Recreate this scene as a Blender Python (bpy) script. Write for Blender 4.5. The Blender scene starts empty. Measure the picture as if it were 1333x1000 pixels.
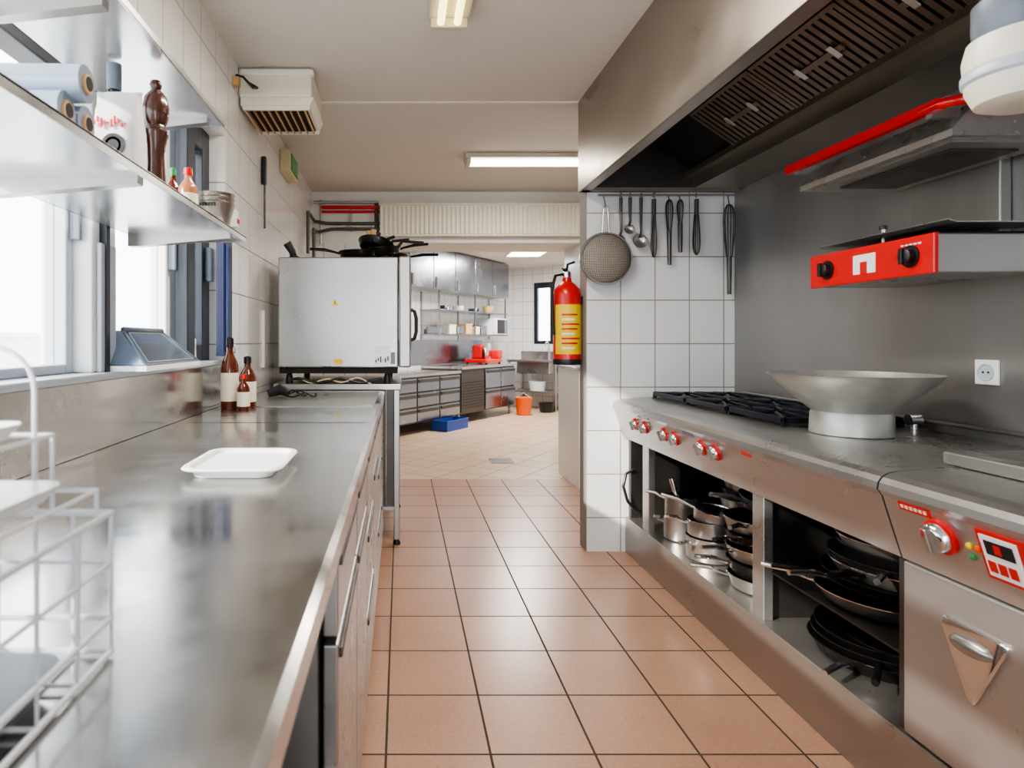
import bpy, bmesh, math, random
from mathutils import Vector, Matrix
random.seed(3)
PI=math.pi
# ---------------------------------------------------------------- materials
def S(r,g,b):
    def c(u):
        u/=255.0
        return u/12.92 if u<=0.04045 else ((u+0.055)/1.055)**2.4
    return (c(r),c(g),c(b),1.0)
def base(name):
    m=bpy.data.materials.new(name); m.use_nodes=True
    nt=m.node_tree; b=nt.nodes['Principled BSDF']
    return m,nt,b
def plain(name,col,rough=0.5,metal=0.0,var=0.06,nscale=12.0,emit=0,bump=0.0,coat=0.0):
    m,nt,b=base(name)
    tc=nt.nodes.new('ShaderNodeTexCoord'); n=nt.nodes.new('ShaderNodeTexNoise')
    n.inputs['Scale'].default_value=nscale; n.inputs['Detail'].default_value=4
    nt.links.new(tc.outputs['Object'],n.inputs['Vector'])
    mr=nt.nodes.new('ShaderNodeMapRange'); mr.inputs['To Min'].default_value=1-var; mr.inputs['To Max'].default_value=1+var
    nt.links.new(n.outputs['Fac'],mr.inputs['Value'])
    mx=nt.nodes.new('ShaderNodeVectorMath'); mx.operation='SCALE'; mx.inputs[0].default_value=col[:3]
    nt.links.new(mr.outputs['Result'],mx.inputs['Scale']); nt.links.new(mx.outputs['Vector'],b.inputs['Base Color'])
    b.inputs['Roughness'].default_value=rough; b.inputs['Metallic'].default_value=metal
    b.inputs['Coat Weight'].default_value=coat
    if bump>0:
        bp=nt.nodes.new('ShaderNodeBump'); bp.inputs['Strength'].default_value=bump; bp.inputs['Distance'].default_value=0.003
        nt.links.new(n.outputs['Fac'],bp.inputs['Height']); nt.links.new(bp.outputs['Normal'],b.inputs['Normal'])
    if emit>0:
        b.inputs['Emission Color'].default_value=col; b.inputs['Emission Strength'].default_value=emit
    return m
def steel(name,col,rlo,rhi,scale=(6,6,6),metal=.92,var=.06):
    m,nt,b=base(name)
    tc=nt.nodes.new('ShaderNodeTexCoord'); mp=nt.nodes.new('ShaderNodeMapping'); mp.inputs['Scale'].default_value=scale
    n=nt.nodes.new('ShaderNodeTexNoise'); n.inputs['Scale'].default_value=1.0; n.inputs['Detail'].default_value=5; n.inputs['Roughness'].default_value=0.6
    nt.links.new(tc.outputs['Object'],mp.inputs['Vector']); nt.links.new(mp.outputs['Vector'],n.inputs['Vector'])
    mr=nt.nodes.new('ShaderNodeMapRange'); mr.inputs['From Min'].default_value=.3; mr.inputs['From Max'].default_value=.7
    mr.inputs['To Min'].default_value=rlo; mr.inputs['To Max'].default_value=rhi
    nt.links.new(n.outputs['Fac'],mr.inputs['Value']); nt.links.new(mr.outputs['Result'],b.inputs['Roughness'])
    m2=nt.nodes.new('ShaderNodeMapRange'); m2.inputs['From Min'].default_value=.3; m2.inputs['From Max'].default_value=.7
    m2.inputs['To Min'].default_value=1-var; m2.inputs['To Max'].default_value=1+var
    nt.links.new(n.outputs['Fac'],m2.inputs['Value'])
    mx=nt.nodes.new('ShaderNodeVectorMath'); mx.operation='SCALE'; mx.inputs[0].default_value=col[:3]
    nt.links.new(m2.outputs['Result'],mx.inputs['Scale']); nt.links.new(mx.outputs['Vector'],b.inputs['Base Color'])
    b.inputs['Metallic'].default_value=metal
    return m
def tile(name,axes,w,h,off,c1,c2,cm,mortar=0.004,rough=0.25,noise=0.0,rot=0.0,stain=None):
    m,nt,b=base(name)
    tc=nt.nodes.new('ShaderNodeTexCoord'); sp=nt.nodes.new('ShaderNodeSeparateXYZ'); nt.links.new(tc.outputs['Object'],sp.inputs[0])
    cb=nt.nodes.new('ShaderNodeCombineXYZ')
    nt.links.new(sp.outputs[axes[0]],cb.inputs[0]); nt.links.new(sp.outputs[axes[1]],cb.inputs[1])
    mp=nt.nodes.new('ShaderNodeMapping'); mp.inputs['Location'].default_value=(-off[0],-off[1],0); mp.inputs['Rotation'].default_value=(0,0,rot)
    nt.links.new(cb.outputs[0],mp.inputs['Vector'])
    br=nt.nodes.new('ShaderNodeTexBrick'); br.offset=0; br.squash=1
    br.inputs['Scale'].default_value=1; br.inputs['Brick Width'].default_value=w; br.inputs['Row Height'].default_value=h
    br.inputs['Mortar Size'].default_value=mortar; br.inputs['Mortar Smooth'].default_value=0.3
    br.inputs['Color1'].default_value=c1; br.inputs['Color2'].default_value=c2; br.inputs['Mortar'].default_value=cm
    nt.links.new(mp.outputs[0],br.inputs['Vector'])
    col=br.outputs['Color']
    if noise>0:
        for sc,am in ((90,noise),(2.2,noise*0.8)):
            n=nt.nodes.new('ShaderNodeTexNoise'); n.inputs['Scale'].default_value=sc; n.inputs['Detail'].default_value=3
            nt.links.new(tc.outputs['Object'],n.inputs['Vector'])
            mr=nt.nodes.new('ShaderNodeMapRange'); mr.inputs['From Min'].default_value=.3; mr.inputs['From Max'].default_value=.7
            mr.inputs['To Min'].default_value=1-am; mr.inputs['To Max'].default_value=1+am
            nt.links.new(n.outputs['Fac'],mr.inputs['Value'])
            mx=nt.nodes.new('ShaderNodeVectorMath'); mx.operation='SCALE'
            nt.links.new(col,mx.inputs[0]); nt.links.new(mr.outputs['Result'],mx.inputs['Scale']); col=mx.outputs['Vector']
    nt.links.new(col,b.inputs['Base Color'])
    mr=nt.nodes.new('ShaderNodeMapRange'); mr.inputs['To Min'].default_value=rough; mr.inputs['To Max'].default_value=0.85
    nt.links.new(br.outputs['Fac'],mr.inputs['Value']); nt.links.new(mr.outputs['Result'],b.inputs['Roughness'])
    bp=nt.nodes.new('ShaderNodeBump'); bp.invert=True; bp.inputs['Strength'].default_value=.5; bp.inputs['Distance'].default_value=0.002
    nt.links.new(br.outputs['Fac'],bp.inputs['Height']); nt.links.new(bp.outputs['Normal'],b.inputs['Normal'])
    return m
def glass(name,tint=(1,1,1,1),mixf=0.9):
    m=bpy.data.materials.new(name); m.use_nodes=True; nt=m.node_tree; nt.nodes.clear()
    o=nt.nodes.new('ShaderNodeOutputMaterial'); t=nt.nodes.new('ShaderNodeBsdfTransparent'); g=nt.nodes.new('ShaderNodeBsdfGlossy')
    t.inputs[0].default_value=tint; g.inputs['Roughness'].default_value=0.03
    x=nt.nodes.new('ShaderNodeMixShader'); x.inputs[0].default_value=1-mixf
    nt.links.new(t.outputs[0],x.inputs[1]); nt.links.new(g.outputs[0],x.inputs[2]); nt.links.new(x.outputs[0],o.inputs[0])
    return m
STC=steel('steel_counter',S(196,195,193),.06,.30,(4,4,4),.93,.07)
STB=steel('steel_brushed',S(182,181,179),.24,.36,(3,3,3),.86,.05)
STS=steel('steel_shelf',S(220,221,222),.15,.28,(3,3,3),.75,.03)
STV=steel('steel_panel',S(172,169,165),.26,.36,(2,2,2),.88,.05)
STW=steel('steel_wall',S(160,158,156),.30,.48,(3,2,1.0),.82,.12)
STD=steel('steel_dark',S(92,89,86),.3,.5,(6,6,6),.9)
STR=steel('steel_rear',S(150,156,165),.18,.30,(3,3,3),.97)
HOOD=steel('hood_steel',S(162,154,144),.26,.44,(5,2,3),.90,.10)
FILT=steel('filter_metal',S(118,104,92),.35,.5,(9,9,9),.9)
CHR=steel('chrome',S(225,225,225),.08,.14,(3,3,3),.97)
ALU=steel('aluminium_cast',S(192,192,186),.36,.55,(25,25,25),.75,.10)
BLK=plain('black_plastic',S(22,22,24),.4)
BLKM=plain('cast_iron',S(30,34,44),.4,.3,bump=.2,nscale=80)
PANB=plain('pan_black',S(36,35,35),.22,.6)
DARK=plain('dark_void',S(26,24,23),.8)
NAVY=plain('frame_anthracite',S(34,38,48),.35)
RED=plain('red_paint',S(205,20,22),.3,coat=.3)
REDP=plain('red_print',S(200,30,30),.4)
WHT=plain('white_plastic',S(238,238,236),.3)
WIRE=plain('white_wire',S(222,224,228),.35)
CREAM=plain('cream_metal',S(230,225,208),.4)
FIXT=plain('fixture_housing',S(196,190,172),.4)
CEIL=plain('ceiling_paint',S(210,205,197),.85,var=.03,nscale=160,bump=.6)
PAINT=plain('wall_paint',S(226,223,216),.7)
YEL=plain('yellow_label',S(240,205,30),.5)
BLUE=plain('blue_plastic',S(30,70,150),.4)
BLUED=plain('blue_strip',S(30,40,74),.45)
WOODD=plain('walnut',S(72,36,24),.25,var=.2,nscale=20,coat=.5)
ORG=plain('orange_plastic',S(235,95,25),.4)
GRN=plain('green_plastic',S(60,140,80),.4)
BEIGE=plain('beige',S(205,190,150),.5)
GREY=plain('grey_plastic',S(110,118,130),.35)
LGREY=plain('light_grey_plastic',S(190,196,204),.35)
TAN=plain('wood_light',S(200,160,110),.5,var=.15)
AMB=plain('amber_liquor',S(90,35,14),.1,coat=.6)
WINE=plain('bottle_glass_dark',S(18,22,20),.08,coat=.8)
LAB=plain('paper_label',S(225,215,195),.6)
FILM=plain('cling_film',S(150,164,186),.2,coat=.5)
TABL=plain('scale_plate',S(136,152,172),.12,.5,coat=.6)
TUBE=plain('lamp_tube',(1,.88,.42,1),.5,emit=3.2)
PANL=plain('lamp_panel',(1,.97,.9,1),.5,emit=7)
GLS=glass('window_glass',mixf=.95)
OUT=plain('render_outdoor',S(244,244,242),.8)
PAVE=plain('paving_outdoor',S(210,208,202),.9)
FLOORM=tile('floor_tiles_terracotta',('X','Y'),.3,.3,(.257,2.092),S(182,142,118),S(174,134,111),S(70,57,50),.0042,.28,.09)
FLOORB=tile('floor_tiles_sand',('X','Y'),.3,.3,(.1,.1),S(208,182,152),S(200,174,145),S(130,110,90),.005,.3,.05,rot=.62)
WT_X=tile('wall_tiles_xz',('X','Z'),.1935,.245,(1.043,.925),S(228,228,229),S(224,224,225),S(146,140,134),.0035,.13)
WT_Y=tile('wall_tiles_yz',('Y','Z'),.2,.245,(.1,.925),S(232,230,226),S(228,226,221),S(160,152,144),.0035,.15)
# ---------------------------------------------------------------- mesh builder
class MB:
    def __init__(s): s.v=[];s.f=[];s.m=[];s.s=[];s.mats=[]
    def mi(s,mat):
        if mat not in s.mats: s.mats.append(mat)
        return s.mats.index(mat)
    def add(s,vs,fs,mat,smooth=False,M=None):
        o=len(s.v)
        for p in vs:
            p=Vector(p)
            if M is not None: p=M@p
            s.v.append(tuple(p))
        k=s.mi(mat)
        for f in fs:
            s.f.append([i+o for i in f]); s.m.append(k); s.s.append(smooth)
        return s
    def box(s,x0,x1,y0,y1,z0,z1,mat,bev=0,M=None,seg=2):
        if bev<=0:
            vs=[(x,y,z) for x in (x0,x1) for y in (y0,y1) for z in (z0,z1)]
            fs=[(0,1,3,2),(4,6,7,5),(0,4,5,1),(2,3,7,6),(0,2,6,4),(1,5,7,3)]
            return s.add(vs,fs,mat,False,M)
        bm=bmesh.new(); bmesh.ops.create_cube(bm,size=1)
        for v in bm.verts:
            v.co=Vector(((x0+x1)/2+v.co.x*(x1-x0),(y0+y1)/2+v.co.y*(y1-y0),(z0+z1)/2+v.co.z*(z1-z0)))
        bmesh.ops.bevel(bm,geom=list(bm.edges),offset=bev,segments=seg if bev<.015 else 4,affect='EDGES',profile=.5)
        bm.verts.ensure_lookup_table()
        for i,v in enumerate(bm.verts): v.index=i
        vs=[v.co.copy() for v in bm.verts]; fs=[[v.index for v in f.verts] for f in bm.faces]; bm.free()
        return s.add(vs,fs,mat,False,M)
    def lathe(s,c,prof,mat,seg=28,M=None,a0=0,a1=2*PI):
        full=abs(a1-a0-2*PI)<1e-6; n=seg if full else seg+1
        vs=[];fs=[]
        for (r,z) in prof:
            for i in range(n):
                a=a0+(a1-a0)*i/seg
                vs.append((c[0]+r*math.cos(a),c[1]+r*math.sin(a),c[2]+z))
        for j in range(len(prof)-1):
            for i in range(seg):
                i2=(i+1)%n if full else i+1
                fs.append((j*n+i,j*n+i2,(j+1)*n+i2,(j+1)*n+i))
        if full:
            if prof[0][0]>1e-5: fs.append(tuple(range(n))[::-1])
            if prof[-1][0]>1e-5: fs.append(tuple((len(prof)-1)*n+i for i in range(n)))
        return s.add(vs,fs,mat,True,M)
    def vessel(s,c,prof,mat,th=.003,seg=32,M=None):
        inner=[(max(r-th,0.0001),z+(th if i==0 else 0)) for i,(r,z) in enumerate(prof)][::-1]
        p=[(0.0001,prof[0][1])]+list(prof)+inner+[(0.0001,prof[0][1]+th)]
        return s.lathe(c,p,mat,seg,M)
    def tube(s,pts,r,mat,seg=8,closed=False,M=None):
        P=[Vector(p) for p in pts]; n=len(P); vs=[];fs=[]
        t0=(P[1]-P[0]).normalized(); up=Vector((0,0,1)) if abs(t0.z)<.9 else Vector((1,0,0))
        nrm=(up-t0*up.dot(t0)).normalized()
        for i,p in enumerate(P):
            if closed: t=(P[(i+1)%n]-P[(i-1)%n]).normalized()
            else: t=(P[min(i+1,n-1)]-P[max(i-1,0)]).normalized()
            nrm=(nrm-t*nrm.dot(t)).normalized(); bn=t.cross(nrm)
            rr=r[i] if isinstance(r,(list,tuple)) else r
            for k in range(seg):
                a=2*PI*k/seg; vs.append(p+nrm*math.cos(a)*rr+bn*math.sin(a)*rr)
        for i in range(n if closed else n-1):
            j=(i+1)%n
            for k in range(seg):
                k2=(k+1)%seg; fs.append((i*seg+k,i*seg+k2,j*seg+k2,j*seg+k))
        if not closed:
            fs.append(tuple(range(seg))[::-1]); fs.append(tuple((n-1)*seg+k for k in range(seg)))
        return s.add(vs,fs,mat,True,M)
    def prism(s,prof,y0,y1,mat,M=None,axis='y',smooth=False):
        n=len(prof); vs=[]
        for y in (y0,y1):
            for (a,b) in prof:
                vs.append((a,y,b) if axis=='y' else ((y,a,b) if axis=='x' else (a,b,y)))
        fs=[tuple(range(n)),tuple(range(2*n-1,n-1,-1))]
        for i in range(n): fs.append((i,(i+1)%n,n+(i+1)%n,n+i))
        return s.add(vs,fs,mat,smooth,M)
    def finish(s,name,M=None,center=True,angle=38,parent=None):
        me=bpy.data.meshes.new(name); 
        off=Vector((0,0,0))
        if center:
            xs=[p[0] for p in s.v];ys=[p[1] for p in s.v];zs=[p[2] for p in s.v]
            off=Vector(((min(xs)+max(xs))/2,(min(ys)+max(ys))/2,min(zs)))
        me.from_pydata([tuple(Vector(p)-off) for p in s.v],[],s.f)
        for m in s.mats: me.materials.append(m)
        me.polygons.foreach_set('material_index',s.m); me.polygons.foreach_set('use_smooth',s.s)
        bm=bmesh.new(); bm.from_mesh(me); bmesh.ops.recalc_face_normals(bm,faces=bm.faces)
        for e in bm.edges:
            if len(e.link_faces)==2 and e.calc_face_angle(0)>math.radians(angle): e.smooth=False
        bm.to_mesh(me); bm.free(); me.update()
        o=bpy.data.objects.new(name,me); bpy.context.scene.collection.objects.link(o)
        T=Matrix.Translation(off); W=(M@T) if M is not None else T
        o.matrix_world=W
        if parent is not None:
            o.parent=parent; o.matrix_parent_inverse=parent.matrix_world.inverted(); o.matrix_basis=W
        return o
def arc(c,r,a0,a1,n,plane='xz'):
    out=[]
    for i in range(n+1):
        a=a0+(a1-a0)*i/n; u,v=r*math.cos(a),r*math.sin(a)
        out.append((c[0]+u,c[1],c[2]+v) if plane=='xz' else ((c[0]+u,c[1]+v,c[2]) if plane=='xy' else (c[0],c[1]+u,c[2]+v)))
    return out
XL=-.8; XR=1.883; ZC=2.53; YP=3.52; YB=5.64
# ---------------------------------------------------------------- room shell
b=MB(); b.box(-1,2.1,-2.4,5.36,-.08,0,FLOORM); b.finish('floor',center=False)
b=MB(); b.box(-2.2,7.5,5.36,13.2,-.08,0,FLOORB); b.finish('floor_rear',center=False)
b=MB(); b.box(-1,2.1,-2.4,5.64,ZC,ZC+.1,CEIL); b.finish('ceiling',center=False)
b=MB(); b.box(XL,1.0,YP-.012,YP+.012,ZC-.006,ZC+.01,PAINT); b.finish('trim_1')
b=MB()
b.box(XL-.2,XL,-2.2,5.64,0,1.08,WT_Y); b.box(XL-.2,XL,-2.2,5.64,2.12,ZC,WT_Y)
b.box(XL-.2,XL,2.84,5.64,1.08,2.12,WT_Y); b.box(XL-.2,XL,-2.2,-.5,1.08,2.12,WT_Y)
b.finish('wall_left',center=False)
b=MB(); b.box(-1,-.4,-2.4,-2.2,0,ZC,WT_X); b.box(1.0,2.1,-2.4,-2.2,0,ZC,WT_X); b.box(-.4,1.0,-2.4,-2.2,2.15,ZC,WT_X); b.finish('wall_front',center=False)  # unseen wall added to cut sky light from behind; doorway gap admits frontal fill
b=MB(); b.box(XR,XR+.2,-2.2,5.64,0,ZC,WT_Y); b.finish('wall_right',center=False)
b=MB(); b.box(XR-.006,XR,-1.2,YP-.001,.0,2.05,STW)
b.box(XR-.0068,XR-.006,.55,.553,.9,2.05,STD)
b.finish('wall_cladding_steel')
b=MB(); b.box(1.042,XR,YP,YP+.12,0,ZC,WT_X); b.finish('wall_partition',center=False)
b=MB()
b.box(-2.2,-.12,YB,YB+.56,0,2.07,WT_X); b.box(1.62,7.5,YB,YB+.56,0,2.07,WT_X); b.box(-2.2,7.5,YB,YB+.56,2.07,2.62,PAINT)
b.finish('wall_back',center=False)
b=MB(); b.box(1.42,1.62,5.0,YB,0,.95,WHT); b.box(1.40,1.64,4.98,YB,.95,.975,STC,.004); b.finish('wall_half',center=False)
R=Matrix.Translation((-.54,8.07,0))@Matrix.Rotation(math.atan2(-.582,.813),4,'Z')
b=MB(); b.box(-.2,0,-2.6,4.6,0,2.52,WT_Y); b.finish('wall_rear_left',M=R,center=False)
b=MB()
L=4.39
b.box(0,.486,L,L+.2,0,2.52,WT_X); b.box(.882,5.6,L,L+.2,0,2.52,WT_X); b.box(.486,.882,L,L+.2,0,1.13,WT_X); b.box(.486,.882,L,L+.2,2.24,2.52,WT_X)
b.finish('wall_rear_far',M=R,center=False)
b=MB()
for (x0,x1,z0,z1) in ((.486,.55,1.13,2.24),(.79,.882,1.13,2.24),(.55,.79,1.13,1.19),(.55,.79,2.14,2.24)): b.box(x0,x1,L+.01,L+.08,z0,z1,NAVY,.004)
b.box(.55,.79,L+.03,L+.04,1.19,2.14,GLS)
b.finish('window_4',M=R)
b=MB(); b.box(-2.2,7.5,YB+.56,13.2,2.52,2.62,CEIL); b.finish('ceiling_rear',center=False)
b=MB()
for (y0,y1,z0,z1) in ((6.2,7.2,0,2.52),(10.4,13.2,0,2.52),(7.2,10.4,0,.5),(7.2,10.4,2.3,2.52)): b.box(4.6,4.8,y0,y1,z0,z1,WT_Y)  # unseen wall, its wide opening shaped to let daylight into the back room
b.finish('wall_rear_right',center=False)
# ---------------------------------------------------------------- windows left
def window(name,y0,y1,z0,z1,fw=.06,mat=NAVY,trans=None):
    b=MB(); x0,x1=XL-.13,XL-.07
    b.box(x0,x1,y0,y0+fw,z0,z1,mat,.004); b.box(x0,x1,y1-fw,y1,z0,z1,mat,.004)
    b.box(x0,x1,y0+fw,y1-fw,z0,z0+fw*.7,mat,.004); b.box(x0,x1,y0+fw,y1-fw,z1-fw,z1,mat,.004)
    b.box(x0+.025,x0+.03,y0+fw,y1-fw,z0+fw*.7,z1-fw,GLS)
    if trans: b.box(x0,x1+.01,y0+fw,y1-fw,trans,trans+.05,NAVY,.004)
    b.box(x1,x1+.03,y1-fw*.7,y1-fw*.3,z0+.35,z0+.5,GREY,.004)
    return b.finish(name)
window('window_1',-.5,1.66,1.10,2.12,.035,LGREY,1.86)
window('window_2',1.80,2.36,1.10,2.12,.045,WHT)
window('window_3',2.42,2.84,1.10,2.12,.10)
b=MB(); b.box(XL-.16,XL-.02,1.66,1.80,1.10,2.12,WHT,.006); b.box(XL-.02,XL+.0,1.70,1.72,1.1,2.12,NAVY); b.box(XL-.02,XL-.005,1.68,1.77,1.1,1.45,LGREY,.004); b.box(XL-.05,XL+.0,2.345,2.43,1.1,2.12,NAVY,.004); b.finish('trim_2')
b=MB(); b.box(XL-.2,XL+.02,-.5,2.84,1.082,1.10,LGREY,.004); b.finish('trim_3')
b=MB(); b.box(-3.6,-3.4,-6,9,-.1,1.22,OUT); b.box(-3.65,-3.35,-6,9,1.22,1.26,OUT); b.finish('parapet_wall_outdoor')
b=MB(); b.box(-14,-1.01,-8,5.6,-.3,-.1,PAVE); b.finish('ground_outdoor')
# ---------------------------------------------------------------- left counter
XF=-.0907
b=MB()
b.prism([(XL+.013,.86),(XL+.013,.90),(XF-.01,.90),(XF,.895),(XF,.862),(XF-.006,.86)],-.6,3.58,STC)
b.box(XL+.0005,XL+.012,-.6,2.84,.90,1.081,STC,.002)
b.box(XL+.02,-.12,-.6,-.58,.1,.86,STV); b.box(XL+.02,XL+.04,-.6,3.56,.1,.86,STD)
b.box(XL+.02,-.13,-.6,3.56,.10,.12,STD); b.box(XL+.06,-.16,-.55,3.5,0,.10,DARK)
b.box(XL+.02,-.12,3.54,3.56,.1,.86,STV); b.box(XL+.02,-.13,.97,.99,.1,.86,STV); b.box(XL+.04,-.14,-.5,.97,.45,.465,STD)
ys=[.99,1.42,1.85,2.28,2.70,3.13,3.56]
for i in range(6):
    y0,y1=ys[i]+.006,ys[i+1]-.006
    zz=((.12,.70),(.712,.85)) if i in (0,1,3) else ((.12,.36),(.372,.61),(.622,.85))
    for z0,z1 in zz:
        b.box(-.125,-.10,y0,y1,z0,z1,STB,.004); b.box(-.101,-.095,y0+.02,y1-.02,z1-.03,z1-.012,STD,.002)
b.box(XL+.05,-.13,1.0,3.5,.15,.84,DARK)
b.box(XL+.05,XF-.03,2.70,3.5,.9005,.903,STB,.001)
b.box(XL+.05,XF-.03,2.18,2.186,.9003,.901,STD)
b.finish('worktop_counter')
b=MB(); b.box(-.62,-.17,.50,.90,.1215,.40,WHT,.02); b.box(-.60,-.19,.52,.88,.40,.43,LGREY,.01); b.box(-.172,-.16,.6,.8,.3,.34,LGREY,.004); b.finish('storage_bin')
# ---------------------------------------------------------------- combi oven and stand
b=MB()
b.box(-.74,.0,3.62,4.52,.90,.935,STV,.004); b.box(-.74,-.02,3.64,4.5,.2,.22,STV)
b.box(-.74,-.70,3.64,4.5,.2,.9,STV); b.box(-.085,-.01,3.66,4.5,.2,.9,STD)
b.box(-.70,-.09,3.66,3.675,.22,.9,STD)
for x in (-.70,-.025):
    for y in (3.65,4.46):
        b.box(x-.016,x+.016,y-.016,y+.016,.03,.9,STV,.003); b.lathe((x,y,0),[(.022,0),(.022,.012),(.012,.03)],BLK,12)
b.finish('oven_stand')
b=MB()
b.box(-.717,-.016,3.645,4.46,1.03,1.675,STB,.008); b.box(-.71,-.02,3.66,4.45,.995,1.03,DARK)
b.box(-.012,.058,3.64,4.46,1.03,1.68,STV,.01)
b.box(.058,.062,3.74,4.36,1.12,1.6,BLK)
b.tube([(.058,3.70,1.19),(.08,3.70,1.20),(.09,3.70,1.24),(.09,3.70,1.32),(.08,3.70,1.36),(.058,3.70,1.37)],.011,BLK,10)
for x in (-.66,-.08):
    for y in (3.70,4.40): b.lathe((x,y,.935),[(.022,0),(.022,.03),(.015,.06)],BLK,12)
b.add([(-.405,3.6435,1.392),(-.365,3.6435,1.392),(-.385,3.6435,1.43)],[(0,1,2)],YEL); b.box(-.387,-.383,3.6425,3.6432,1.40,1.418,BLK)
b.box(-.39,-.34,3.643,3.6445,1.05,1.08,YEL)
for i in range(2): b.box(-.155+.048*i,-.112+.048*i,3.642,3.6445,1.05,1.10,WHT); b.box(-.155+.048*i,-.112+.048*i,3.642,3.6445,1.108,1.158,WHT)
for i in range(6): b.box(-.15+.014*i,-.142+.014*i,3.641,3.6425,1.06+.01*(i%2),1.075+.01*(i%3),BLK)
b.box(-.06,-.035,3.642,3.6445,1.05,1.12,GREY)
b.finish('combi_oven')
b=MB(); pts=[]
for i in range(60):
    t=i/59; pts.append((-.66+.55*t,3.632+.004*math.sin(9*t),.955+.012*math.sin(14*t)))
b.tube(pts,.007,BLK,8); pts=[(p[0]+.03,p[1]-.0,p[2]+.02*math.cos(i*.3)) for i,p in enumerate(pts)]; b.tube(pts[5:50],.005,BEIGE,8); b.finish('power_cable')
def pan(b,c,r,h,mat,hd=None,hl=.2,hm=None,flare=1.12,tilt=None,th=.003):
    M=Matrix.Translation(c)
    if tilt: M=M@Matrix.Rotation(tilt[0],4,'X')@Matrix.Rotation(tilt[1],4,'Y')
    b.vessel((0,0,0),[(r*.93,0),(r,.006),(r*(1+(flare-1)*.8),h*.9),(r*flare,h)],mat,th,36,M)
    b.lathe((0,0,0),[(r*flare-.003,h-.001),(r*flare+.002,h-.001),(r*flare+.002,h+.002),(r*flare-.003,h+.002),(r*flare-.003,h-.001)],CHR if mat is STV else PANB,36,M)
    if hd is not None:
        d=Vector((math.cos(hd),math.sin(hd),0)); p0=d*(r*flare-.004)+Vector((0,0,h*.75))
        b.tube([p0,p0+d*.03+Vector((0,0,.008)),p0+d*hl*.5+Vector((0,0,.02)),p0+d*hl+Vector((0,0,.022))],[.007,.007,.010,.009],hm or mat,8,M=M)
b=MB()
pan(b,(-.26,3.85,1.682),.11,.05,PANB,-2.9,.18); pan(b,(-.10,4.0,1.682),.13,.05,PANB,.1,.2)
pan(b,(-.12,3.9,1.715),.11,.045,PANB,.35,.2,tilt=(.05,-.1)); pan(b,(-.16,3.86,1.75),.10,.04,PANB,.8,.18,tilt=(-.3,.2))
for i in range(4): b.tube([(-.22+.05*i,3.85,1.70),(-.17+.06*i,3.85,1.80),(-.13+.09*i,3.86,1.85-.02*i)],.010,BLK,8)
b.tube([(-.19,3.9,1.72),(-.20,3.88,1.87)],.014,TAN,8); b.tube([(-.19,3.9,1.72),(-.17,3.9,1.88)],[.006,.018],TAN,8)
b.finish('frying_pans_stack')
b=MB(); b.tube([(-.64,3.75,1.678),(-.65,3.74,1.72),(-.68,3.73,1.77)],[.02,.022,.026],BLK,12); b.lathe((-.64,3.75,1.676),[(.03,0),(.03,.015),(.018,.02)],BLK,14); b.finish('desk_brush')
# ---------------------------------------------------------------- shelves left
YS=1.90
def shelf(name,xf,z,y0,y1,brk,lo,hi):
    b=MB(); xb=XL+.002
    b.box(xb,xf,y0,y1,z,z+.003,STS); b.box(xf-.003,xf,y0,y1,z-lo,z+hi,STB); b.box(xb,xf,y1-.003,y1,z-lo,z+hi,STB)
    b.box(xb,xb+.003,y0,y1,z,z+.04,STS)
    for y in brk:
        b.prism([(xb,z),(xf-.03,z),(xf-.03,z-.012),(xb+.03,z-.035),(xb,z-.035)],y-.014,y+.014,STV)
    return b.finish(name)
ZS=1.497
shelf('wall_shelf',-.47,ZS,-.4,YS,(.5,1.2,1.84),.013,.004)
shelf('wall_shelf',-.537,1.836,-.4,YS,(.5,1.2,1.84),.002,.018)
zs=ZS+.0035
b=MB()
for (yy,zz,xe) in ((.985,zs+.029,-.50),(.925,zs+.029,-.50),(.955,zs+.081,-.485)):
    b.tube([(xe-.29,yy,zz),(xe,yy+.01,zz)],.0285,FILM,28); b.tube([(xe-.292,yy,zz),(xe+.004,yy+.01,zz)],.015,TAN,16); b.tube([(xe-.001,yy+.01,zz),(xe+.005,yy+.01,zz)],.011,DARK,16)
b.finish('cling_film_rolls')
b=MB(); b.lathe((-.665,1.45,zs),[(.036,0),(.038,.01),(.038,.17),(.030,.20),(.014,.225),(.013,.275),(.0155,.277),(.0155,.325),(.0001,.325)],WINE,24)
b.lathe((-.665,1.45,zs),[(.0162,.265),(.0162,.326),(.0001,.327)],GREY,20); b.finish('wine_bottle')
b=MB(); c=Vector((-.600,1.335,zs))
prof=[(0,.046,.036),(.02,.050,.04),(.13,.048,.038),(.17,.044,.030),(.205,.046,.008),(.215,.048,.003)]
vs=[];fs=[];K=28
for (z,a,d) in prof:
    for k in range(K):
        t=2*PI*k/K; q=lambda u:math.copysign(abs(u)**.5,u)
        vs.append((c.x+a*q(math.cos(t))+.002*math.sin(5*t+z*60),c.y+d*q(math.sin(t))+.002*math.cos(7*t+z*40),c.z+z))
for j in range(len(prof)-1):
    for k in range(K): fs.append((j*K+k,j*K+(k+1)%K,(j+1)*K+(k+1)%K,(j+1)*K+k))
fs.append(tuple(range(K))); fs.append(tuple((len(prof)-1)*K+k for k in range(K)))
b.add(vs,fs,plain('bag_paper',S(225,222,220),.6,bump=.6,nscale=40),True)
MM=Matrix.Translation((c.x+.005,c.y-.0425,c.z+.09))@Matrix.Rotation(PI/2,4,'X')
b.lathe((0,0,0),[(.024,0),(.024,.002),(.017,.002),(.017,0)],BLK,24,MM); b.lathe((0,0,.0),[(.012,0),(.012,.0015),(.0001,.0015)],BLK,16,MM)
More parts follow.
